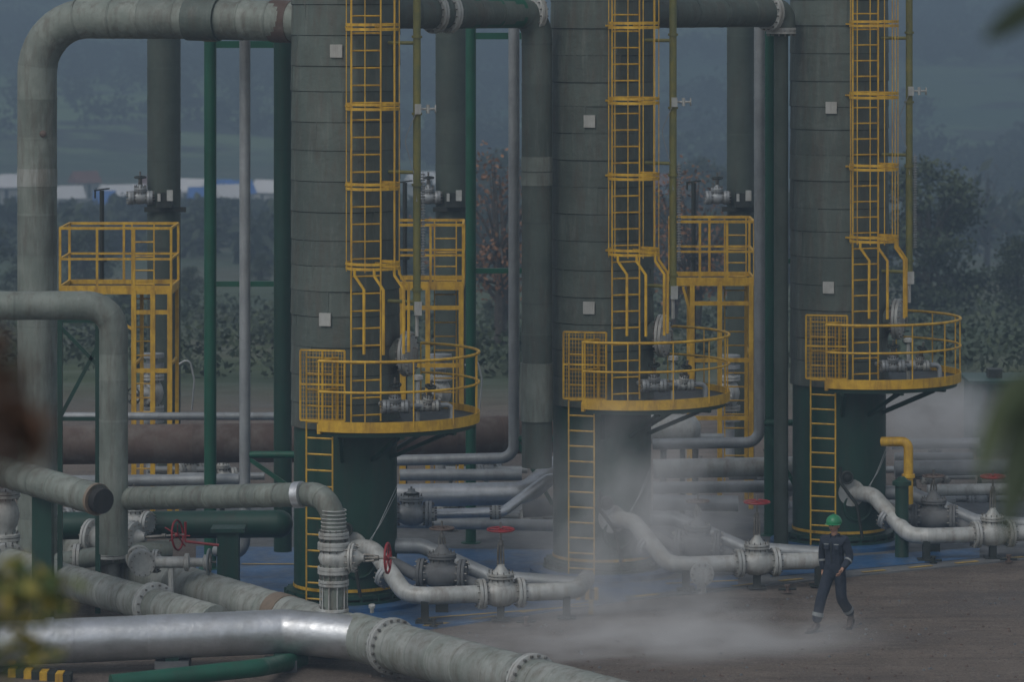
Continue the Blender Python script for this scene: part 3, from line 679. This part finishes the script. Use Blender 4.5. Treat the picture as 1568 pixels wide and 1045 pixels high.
for i in range(760):
    D_=random.choice([random.uniform(240,600),random.uniform(560,1300),random.uniform(700,1300)]); x=random.uniform(-.165,.165)*D_
    if D_<540 and x<-.03*D_ : continue
    dens=math.sin(x*.02+D_*.011)+math.sin(D_*.021+1+x*.006)
    if dens<-.3: continue
    h=random.uniform(3,7)*(1 if D_<700 else 1.4); z=float(tz(x,D_))
    for k in range(5):
        c=np.array([x+random.gauss(0,h*.3),D_+random.gauss(0,h*.3),z+h*random.uniform(.2,.8)]); q=50
        cs.append(c+rng.normal(size=(q,3))*h*.17); pv.append(np.clip(random.uniform(0,.6)+rng.normal(size=q)*.1,0,1))
for i in range(150):
    D_=random.uniform(260,430); x=random.uniform(-.165,-.02)*D_; h=max(1.5,min(6,10-(304+random.uniform(0,50)+10)*D_/F-float(tz(x,D_)))); z=float(tz(x,D_))
    for k in range(4):
        c=np.array([x+random.gauss(0,h*.4),D_+random.gauss(0,h*.3),z+h*random.uniform(.2,.8)]); q=50
        cs.append(c+rng.normal(size=(q,3))*h*.17); pv.append(np.clip(random.uniform(0,.7)+rng.normal(size=q)*.1,0,1))
leafmesh('distant_trees',np.concatenate(cs),np.concatenate(pv),.75,M_leaf).done()
cs=[];pv=[]
for i in range(420):
    D_=random.uniform(98,160); x=random.uniform(-.16,.16)*D_; h=random.uniform(.3,1.2); z=float(tz(x,D_)); q=40
    c=np.array([x,D_,z+h*.4]); cs.append(c+rng.normal(size=(q,3))*np.array([h*.6,h*.6,h*.35])); pv.append(np.clip(random.uniform(.1,.9)+rng.normal(size=q)*.1,0,1))
leafmesh('undergrowth_bushes',np.concatenate(cs),np.concatenate(pv),.16,M_leaf).done()
# ---------------------------------------------------------------- houses
M_hw=paint('house_wall',(.5,.5,.48),(.42,.42,.4),.5,.8,0,0,(.2,.2,.2),.3,.2); M_roofs=[paint('roof_sheet_white',(.85,.85,.85),(.8,.8,.8),.3,.5,0,0,(.6,.6,.6),.3,.2),paint('roof_sheet_blue',(.06,.22,.65),(.05,.18,.55),.3,.5,0,0,(.2,.2,.2),.3,.2),paint('roof_tile_red',(.25,.11,.08),(.2,.09,.06),.5,.8,0,0,(.1,.1,.1),.3,.2)]
M_glass=paint('window_glass',(.03,.04,.05),(.05,.06,.07),1,.2,0,0,(.05,.05,.05),.1,.1)
def house(px,D_,w,h,rf,rot):
    x=(px-784)/F*D_; z=float(tz(x,D_)); b=B('town_house',[M_hw,M_roofs[rf],M_glass]); R=Matrix.Rotation(rot,3,'Z'); o=V((x,D_,z)); d=w*.8
    b.box(o+V((0,0,h/2)),(w,d,h),rot,0)
    rp=[(-w/2-.3,-d/2-.3,h),(w/2+.3,-d/2-.3,h),(w/2+.3,d/2+.3,h),(-w/2-.3,d/2+.3,h),(-w/2-.3,0,h+1.5),(w/2+.3,0,h+1.5)]
    b.add([o+R@V(q) for q in rp],[(0,1,5,4),(2,3,4,5),(0,4,3),(1,2,5),(0,3,2,1)],1)
    for i in(-1,0,1): b.box(o+R@V((i*w*.3,-d/2-.03,h*.55)),(w*.14,.06,h*.35) if i else (w*.12,.06,h*.75),rot,2)
    b.done()
for px,D_,w,h,rf,rot in((188,430,5,2.2,0,.5),(294,440,3.5,2.6,0,-.5),(335,455,2.8,2.2,1,.4),(364,430,3,2.2,1,.5),(235,470,3,2.2,2,.3),(5,440,3.5,3.8,0,.4),(410,450,3,2.2,0,-.5),(130,480,3,2.4,2,.6),(350,420,2.5,1.8,0,.5),(105,450,3,2.2,0,.4),(305,425,2,1.6,1,.3),(160,420,2,1.6,1,.2),(645,470,3,2,0,.4),(715,500,3,2,2,.3),(1010,480,3,2,2,.4)):
    house(px,D_,w,h,rf,rot)
# ---------------------------------------------------------------- near foliage (on the photographer's slope)
def near_plant(name,stem,blobs,mat,size,per):
    cs=[];pv=[]; tr=[]
    for p_,sg,q in blobs:
        p_=np.array(p_); cs.append(p_+rng.normal(size=(q,3))*sg); pv.append(rng.uniform(0,1,q))
        e=V(p_.tolist()); s0=V(stem[-1]); tr.append(([s0,s0.lerp(e,.5)+V((0,0,.05)),e],[.010,.006,.002]))
    tr.append(([V(x) for x in stem],[.06-.035*i/(len(stem)-1) for i in range(len(stem))]))
    return leafmesh(name,np.concatenate(cs),np.concatenate(pv),size,mat,tr,2.2).done()
D_=7
near_plant('brown_leaved_shrub',[WZ(-260,D_,7.6),WZ(-230,D_,8.4),W(-200,640,D_)],[(W(0,590,D_),.03,30),(W(32,640,D_),.03,32),(W(55,672,D_),.02,12),(W(-10,540,D_),.03,24),(W(-20,690,D_),.03,24),(W(-120,640,D_),.08,60)],M_leafb,.036,0)
D_=12
near_plant('flowering_shrub',[WZ(-200,D_,6.5),WZ(-160,D_,7.4),W(-120,1060,D_)],[(W(10,890,D_),.04,28),(W(50,920,D_),.05,50),(W(25,960,D_),.06,60),(W(75,900,D_),.03,22),(W(40,1000,D_),.05,40),(W(-30,960,D_),.08,50),(W(95,930,D_),.02,12),(W(20,870,D_),.02,10)],M_leaff,.034,0)
D_=9
near_plant('green_leaved_shrub',[WZ(1800,D_,7.1),WZ(1760,D_,8.4),W(1700,500,D_)],[(W(1700,640,D_),.1,90),(W(1620,90,D_),.02,4)],M_leaf,.07,0)
def bigleaf(b,p0,p1,w,bend=.02,pv=.5):
    p0=V(p0);p1=V(p1); d=(p1-p0); L=d.length; d.normalize(); s=d.cross(V((0,1,0))).normalized(); n=8; vs=[];fs=[]
    for i in range(n+1):
        t=i/n; ww=w*math.sin(math.pi*min(.999,t*.96+.02))**.8; c=p0+d*L*t+V((0,1,0))*bend*math.sin(math.pi*t)
        vs+=[c-s*ww/2,c+V((0,-.006,0)),c+s*ww/2]
    for i in range(n): o=i*3; fs+=[(o,o+1,o+4,o+3),(o+1,o+2,o+5,o+4)]
    b.add(vs,fs,0,pv)
b=B('leafy_branch',[M_leaf,M_bark]); 
b.tube([W(1700,500,9),W(1620,560,9),W(1560,580,9.02)],[.012,.008,.004],1,6)
for (x0,y0,x1,y1,w,pv) in((1555,570,1498,740,.06,.9),(1575,590,1540,830,.07,.5),(1600,560,1530,650,.06,.7),(1590,640,1555,790,.06,.4),(1625,-20,1505,62,.065,.3)): bigleaf(b,W(x0,y0,9),W(x1,y1,8.9),w,.02,pv)
b.tube([W(1700,-60,9),W(1600,-5,9)],[.01,.004],1,6)
b.done()
# ---------------------------------------------------------------- worker
def skin_obj(name,verts,edges,radii,mat,parent,sub=2,root=0):
    me=bpy.data.meshes.new(name); me.from_pydata([tuple(v) for v in verts],edges,[]); ob=bpy.data.objects.new(name,me); S.collection.objects.link(ob)
    ob.modifiers.new('Skin','SKIN'); sv=me.skin_vertices[0].data
    for i,r in enumerate(radii):
        sv[i].radius=r if isinstance(r,tuple) else (r,r); sv[i].use_root=(i==root)
    sb=ob.modifiers.new('Sub','SUBSURF'); sb.levels=sub; sb.render_levels=sub
    me.materials.append(mat); ob.parent=parent
    return ob
M_navy=paint('navy_coverall',(.014,.022,.038),(.024,.034,.054),9,.85,0,.7,(.035,.035,.038),.5,.2,bscale=90)
M_skin=paint('skin',(.42,.24,.16),(.38,.21,.14),6,.55,0,.05,(.3,.15,.1),.2,.1)
M_helm=paint('green_helmet',(.02,.22,.09),(.02,.19,.08),5,.4,0,0,(.05,.1,.05),.3,.1)
M_refl=paint('reflective_tape',(.26,.28,.28),(.2,.22,.22),8,.5,0,0,(.10,.10,.10),.4,.2)
M_boot=paint('brown_work_boot',(.06,.04,.03),(.045,.03,.02),8,.7,0,.2,(.08,.06,.05),.5,.2)
M_hair=paint('dark_hair',(.012,.01,.009),(.02,.016,.013),20,.7,0,.2,(.01,.01,.01),.2,.1)
Wk=empty('worker')
J=dict(pel=(0,0,.92),wai=(0,-.005,1.07),che=(0,-.015,1.26),uch=(0,-.01,1.385),nec=(0,-.015,1.45),
 shL=(-.165,0,1.38),elL=(-.235,.08,1.12),wrL=(-.215,.07,.89), shR=(.165,0,1.38),elR=(.25,.02,1.12),wrR=(.19,-.17,.97),
 hiL=(-.085,-.02,.86),knL=(-.13,-.24,.50),anL=(-.185,-.30,.13), hiR=(.085,.02,.86),knR=(.115,-.02,.48),anR=(.16,.29,.20))
names=list(J); idx={k:i for i,k in enumerate(names)}
E=[('pel','wai'),('wai','che'),('che','uch'),('uch','nec'),('uch','shL'),('shL','elL'),('elL','wrL'),('uch','shR'),('shR','elR'),('elR','wrR'),('pel','hiL'),('hiL','knL'),('knL','anL'),('pel','hiR'),('hiR','knR'),('knR','anR')]
Rr=dict(pel=(.155,.12),wai=(.155,.12),che=(.175,.13),uch=(.15,.105),nec=.06,shL=.085,elL=.064,wrL=.05,shR=.085,elR=.064,wrR=.05,hiL=.108,knL=.088,anL=.078,hiR=.108,knR=.088,anR=.078)
skin_obj('coverall',[J[k] for k in names],[(idx[a],idx[c]) for a,c in E],[Rr[k] for k in names],M_navy,Wk)
skin_obj('neck',[(0,-.005,1.42),(0,-.01,1.50),(0,-.015,1.55)],[(0,1),(1,2)],[.055,.052,.05],M_skin,Wk)
Hd=bpy.data.objects.new('head_group',None); S.collection.objects.link(Hd); Hd.parent=Wk
hd=B('head',[M_skin,M_hair,M_rubber],Hd); n1,n2=20,28; vs=[];fs=[]; hc=V((0,-.02,1.60))
for i in range(n1+1):
    ph=math.pi*i/n1
    for j in range(n2):
        th=2*math.pi*j/n2; x=math.sin(ph)*math.cos(th); y=math.sin(ph)*math.sin(th); z=math.cos(ph)
        sx,sy,sz=.075,.095,.115
        if z<0: sx*=1-.28*(-z)**1.3; 
        q=V((x*sx,y*sy,z*sz))
        if y<0:
            q.y+=.008*(1 if abs(z)<.9 else 0)
            nz=math.exp(-((x)/.16)**2-((z+.12)/.16)**2); q.y-=.026*nz
            q.y-=.008*math.exp(-(x/.3)**2-((z-.22)/.12)**2)
            q.y+=.010*(math.exp(-((abs(x)-.36)/.16)**2-((z-.05)/.11)**2))
            q.y-=.009*math.exp(-(x/.3)**2-((z+.45)/.09)**2); q.y-=.010*math.exp(-(x/.3)**2-((z+.78)/.15)**2)
        vs.append(hc+q)
for i in range(n1):
    for j in range(n2):
        k=(j+1)%n2; fs.append((i*n2+j,(i+1)*n2+j,(i+1)*n2+k,i*n2+k))
hd.add(vs,fs,0)
for sx in(-1,1):
    hd.lathe(hc+V((sx*.027,-.078,.005)),(0,-1,0),[(0,.012),(.006,.008),(.008,.001)],2,10); hd.lathe(hc+V((sx*.074,.005,-.005)),(sx,0,0),[(-.01,.026),(.008,.03),(.014,.018)],0,12)
    hd.box(hc+V((sx*.028,-.088,.026)),(.03,.006,.006),0,1)
hd.box(hc+V((0,-.09,-.055)),(.045,.006,.006),0,1)
hd.lathe(hc+V((0,.03,-.06)),(0,0,1),[(0,.06),(.05,.08),(.11,.082)],1,18)
hd.done()
hm=B('safety_helmet',[M_helm,M_dark],Hd)
hm.lathe(hc+V((0,.005,.03)),(0,-.08,1),[(0,.118),(.01,.124),(.05,.12),(.09,.10),(.12,.065),(.134,.025),(.136,.001)],0,28)
hm.tube([hc+V((0,.10,.085)),hc+V((0,.04,.16)),hc+V((0,-.03,.165)),hc+V((0,-.11,.09))],.012,0,8)
vs=[];
for i in range(17):
    a=math.pi*i/16; vs.append(hc+V((.118*math.cos(a),-.11*math.sin(a),.034))); vs.append(hc+V((.128*math.cos(a),-.165*math.sin(a),.020)))
hm.add(vs,[(2*i,2*i+1,2*i+3,2*i+2) for i in range(16)],0); hm.done()
Hd.rotation_euler=(0,0,math.radians(-12))
tp=B('coverall_trim',[M_refl,M_navy,M_dark],Wk)
def band(a,c,t,w,r0,m=0,sy=1.0):
    a=V(a);c=V(c); q=a.lerp(c,t); d=(c-a).normalized(); tp.lathe(q,d,[(-w/2,r0*.98),(-w/2,r0),(w/2,r0),(w/2,r0*.98)],m,20,caps=False)
for kn,an in(('knL','anL'),('knR','anR')): band(J[kn],J[an],.62,.06,.088)
for el,wr in(('elL','wrL'),('elR','wrR')): band(J[el],J[wr],.3,.03,.065)
for sx in(-1,1): tp.tube([(sx*.03,-.085,1.435),(sx*.06,-.05,1.455),(sx*.065,.03,1.46),(0,.06,1.46)],.016,1,6); tp.box((sx*.08,-.141,1.325),(.075,.012,.018),0,0); tp.box((sx*.08,-.140,1.285),(.08,.02,.07),0,1)
tp.tube([(0,-.150,1.37),(0,-.155,1.2),(0,-.135,1.05)],.006,2,5)
tp.done()
for nm,an,yaw,lift,pit in(('boot_left','anL',-.35,.0,0),('boot_right','anR',.15,.0,.42)):
    a=V(J[an]); R=Matrix.Rotation(yaw,3,'Z')@Matrix.Rotation(pit,3,'X'); a=V((a.x,a.y,0)) if pit==0 else V((a.x,a.y,.075))
    P3=[(0,.01,.16),(0,.015,.08),(0,.045,.045),(0,-.06,.045),(0,-.15,.04),(0,-.19,.036)]
    skin_obj(nm,[a+R@V(q) for q in P3],[(0,1),(1,2),(1,3),(3,4),(4,5)],[.058,.054,(.04,.044),(.046,.045),(.045,.038),(.036,.03)],M_boot,Wk)
    so=B(nm+'_sole',[M_rubber],Wk); so.box(a+R@V((0,-.07,.008)),(.085,.29,.022),R=R); so.done()
for nm,wr,dr,thx in(('hand_left','wrL',V((.05,-.15,-1)),1),('hand_right','wrR',V((-.25,-.6,-.75)),-1)):
    d=dr.normalized(); w0=V(J[wr]); sd=V((0,-1,0))-d*V((0,-1,0)).dot(d); sd.normalize(); pn=d.cross(sd)*thx*-1
    vs=[w0-d*.03,w0+d*.03,w0+d*.075]; ed=[(0,1),(1,2)]; rr=[.028,(.03,.02),(.034,.018)]
    skin_obj(nm+'_palm',vs,ed,rr,M_skin,Wk,1)
    for f in range(4):
        o=(f-1.5)*.019; L=[.062,.072,.078,.06][f]
        b0=w0+d*.085+sd*o; q=[w0+d*.06+sd*o,b0+d*.012,b0+d*L*.5+pn*.012,b0+d*L*.85+pn*.035]
        skin_obj(nm+'_finger_%d'%(f+1),q,[(0,1),(1,2),(2,3)],[.010,.010,.009,.0075],M_skin,Wk,1)
    q=[w0+d*.03+sd*.022,w0+d*.055+sd*.045,w0+d*.085+sd*.05+pn*.015]
    skin_obj(nm+'_thumb',q,[(0,1),(1,2)],[.013,.011,.009],M_skin,Wk,1)
g=G(1278,966); Wk.location=(g.x,g.y,.0); Wk.rotation_euler=(0,0,math.radians(-26)); Wk.scale=(1.03,1.03,1.03)
# ---------------------------------------------------------------- haze and steam volumes
def vol_mat(name,color,dens,noisy=False,ns=2.2,aniso=0.2,thr=(.42,.7)):
    m=bpy.data.materials.new(name); m.use_nodes=True; nt=m.node_tree; nt.nodes.clear()
    out=nd(nt,'ShaderNodeOutputMaterial'); v=nd(nt,'ShaderNodeVolumePrincipled'); v.inputs['Color'].default_value=(*color,1); v.inputs['Density'].default_value=dens; v.inputs['Anisotropy'].default_value=aniso
    v.inputs['Density Attribute'].default_value=''
    nt.links.new(v.outputs[0],out.inputs['Volume'])
    if noisy:
        tc=nd(nt,'ShaderNodeTexCoord').outputs['Object']; ln=nd(nt,'ShaderNodeVectorMath',operation='LENGTH'); nt.links.new(tc,ln.inputs[0])
        mr=nd(nt,'ShaderNodeMapRange',interpolation_type='SMOOTHSTEP'); mr.inputs[1].default_value=1.0; mr.inputs[2].default_value=.1; nt.links.new(ln.outputs['Value'],mr.inputs[0])
        n=ramp(nt,noise(nt,tc,ns,3,.6),*thr)
        a=nd(nt,'ShaderNodeMath',operation='MULTIPLY'); nt.links.new(mr.outputs[0],a.inputs[0]); nt.links.new(n,a.inputs[1])
        c=nd(nt,'ShaderNodeMath',operation='MULTIPLY'); c.inputs[1].default_value=dens; nt.links.new(a.outputs[0],c.inputs[0]); nt.links.new(c.outputs[0],v.inputs['Density'])
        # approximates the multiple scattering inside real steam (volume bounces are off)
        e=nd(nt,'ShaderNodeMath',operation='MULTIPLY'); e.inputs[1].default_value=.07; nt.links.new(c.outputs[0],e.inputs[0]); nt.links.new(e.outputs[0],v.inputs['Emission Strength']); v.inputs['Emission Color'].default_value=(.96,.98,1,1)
        try: m.cycles.volume_step_rate=2.5
        except Exception: pass
    return m
hz=B('haze',[vol_mat('haze_volume',(.30,.40,.50),.0025,aniso=0)]); hz.box((0,1650,-15),(1600,3400,90)); hz.done()
def steam(px,py,D_,sx,sy,sz,dens,ns=2.0,rz=0,ry=0):
    bpy.ops.mesh.primitive_ico_sphere_add(subdivisions=3,radius=1,location=W(px,py,D_)); o=bpy.context.object; o.name='steam_cloud'; o.scale=(sx,sy,sz); o.rotation_euler=(0,ry,rz)
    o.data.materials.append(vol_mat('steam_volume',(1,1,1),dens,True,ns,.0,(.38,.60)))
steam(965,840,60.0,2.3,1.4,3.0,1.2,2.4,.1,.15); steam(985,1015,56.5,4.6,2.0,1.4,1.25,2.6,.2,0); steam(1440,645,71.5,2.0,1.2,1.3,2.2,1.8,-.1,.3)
# ---------------------------------------------------------------- light, world, camera
w=bpy.data.worlds.new('World'); S.world=w; w.use_nodes=True; nt=w.node_tree; bg=nt.nodes['Background']
sky=nd(nt,'ShaderNodeTexSky',sky_type='NISHITA'); sky.sun_disc=False; sky.sun_elevation=math.radians(48); sky.sun_rotation=math.radians(215); sky.dust_density=2; sky.air_density=1.2
hs=nd(nt,'ShaderNodeHueSaturation'); hs.inputs['Saturation'].default_value=.42; nt.links.new(sky.outputs[0],hs.inputs['Color']); nt.links.new(hs.outputs[0],bg.inputs[0]); bg.inputs[1].default_value=.12
sl=bpy.data.lights.new('sun','SUN'); sl.energy=.75; sl.angle=math.radians(25); sl.color=(1,.97,.93); so=bpy.data.objects.new('sun',sl); S.collection.objects.link(so)
el,az=math.radians(48),math.radians(215)
sd=V((math.sin(az)*math.cos(el),math.cos(az)*math.cos(el),math.sin(el))); so.rotation_euler=sd.to_track_quat('Z','Y').to_euler()
cam=bpy.data.cameras.new('camera'); co=bpy.data.objects.new('camera',cam); S.collection.objects.link(co); S.camera=co
co.location=(0,0,CH); co.rotation_euler=(math.radians(90),0,0); cam.sensor_width=36; cam.lens=36*F/1568; cam.shift_y=-(522.7-YH)/1568; cam.clip_end=8000; cam.clip_start=.5
cam.dof.use_dof=True; cam.dof.focus_distance=61; cam.dof.aperture_fstop=2.0
S.view_settings.view_transform='Standard'; S.view_settings.look='None'; S.view_settings.exposure=0
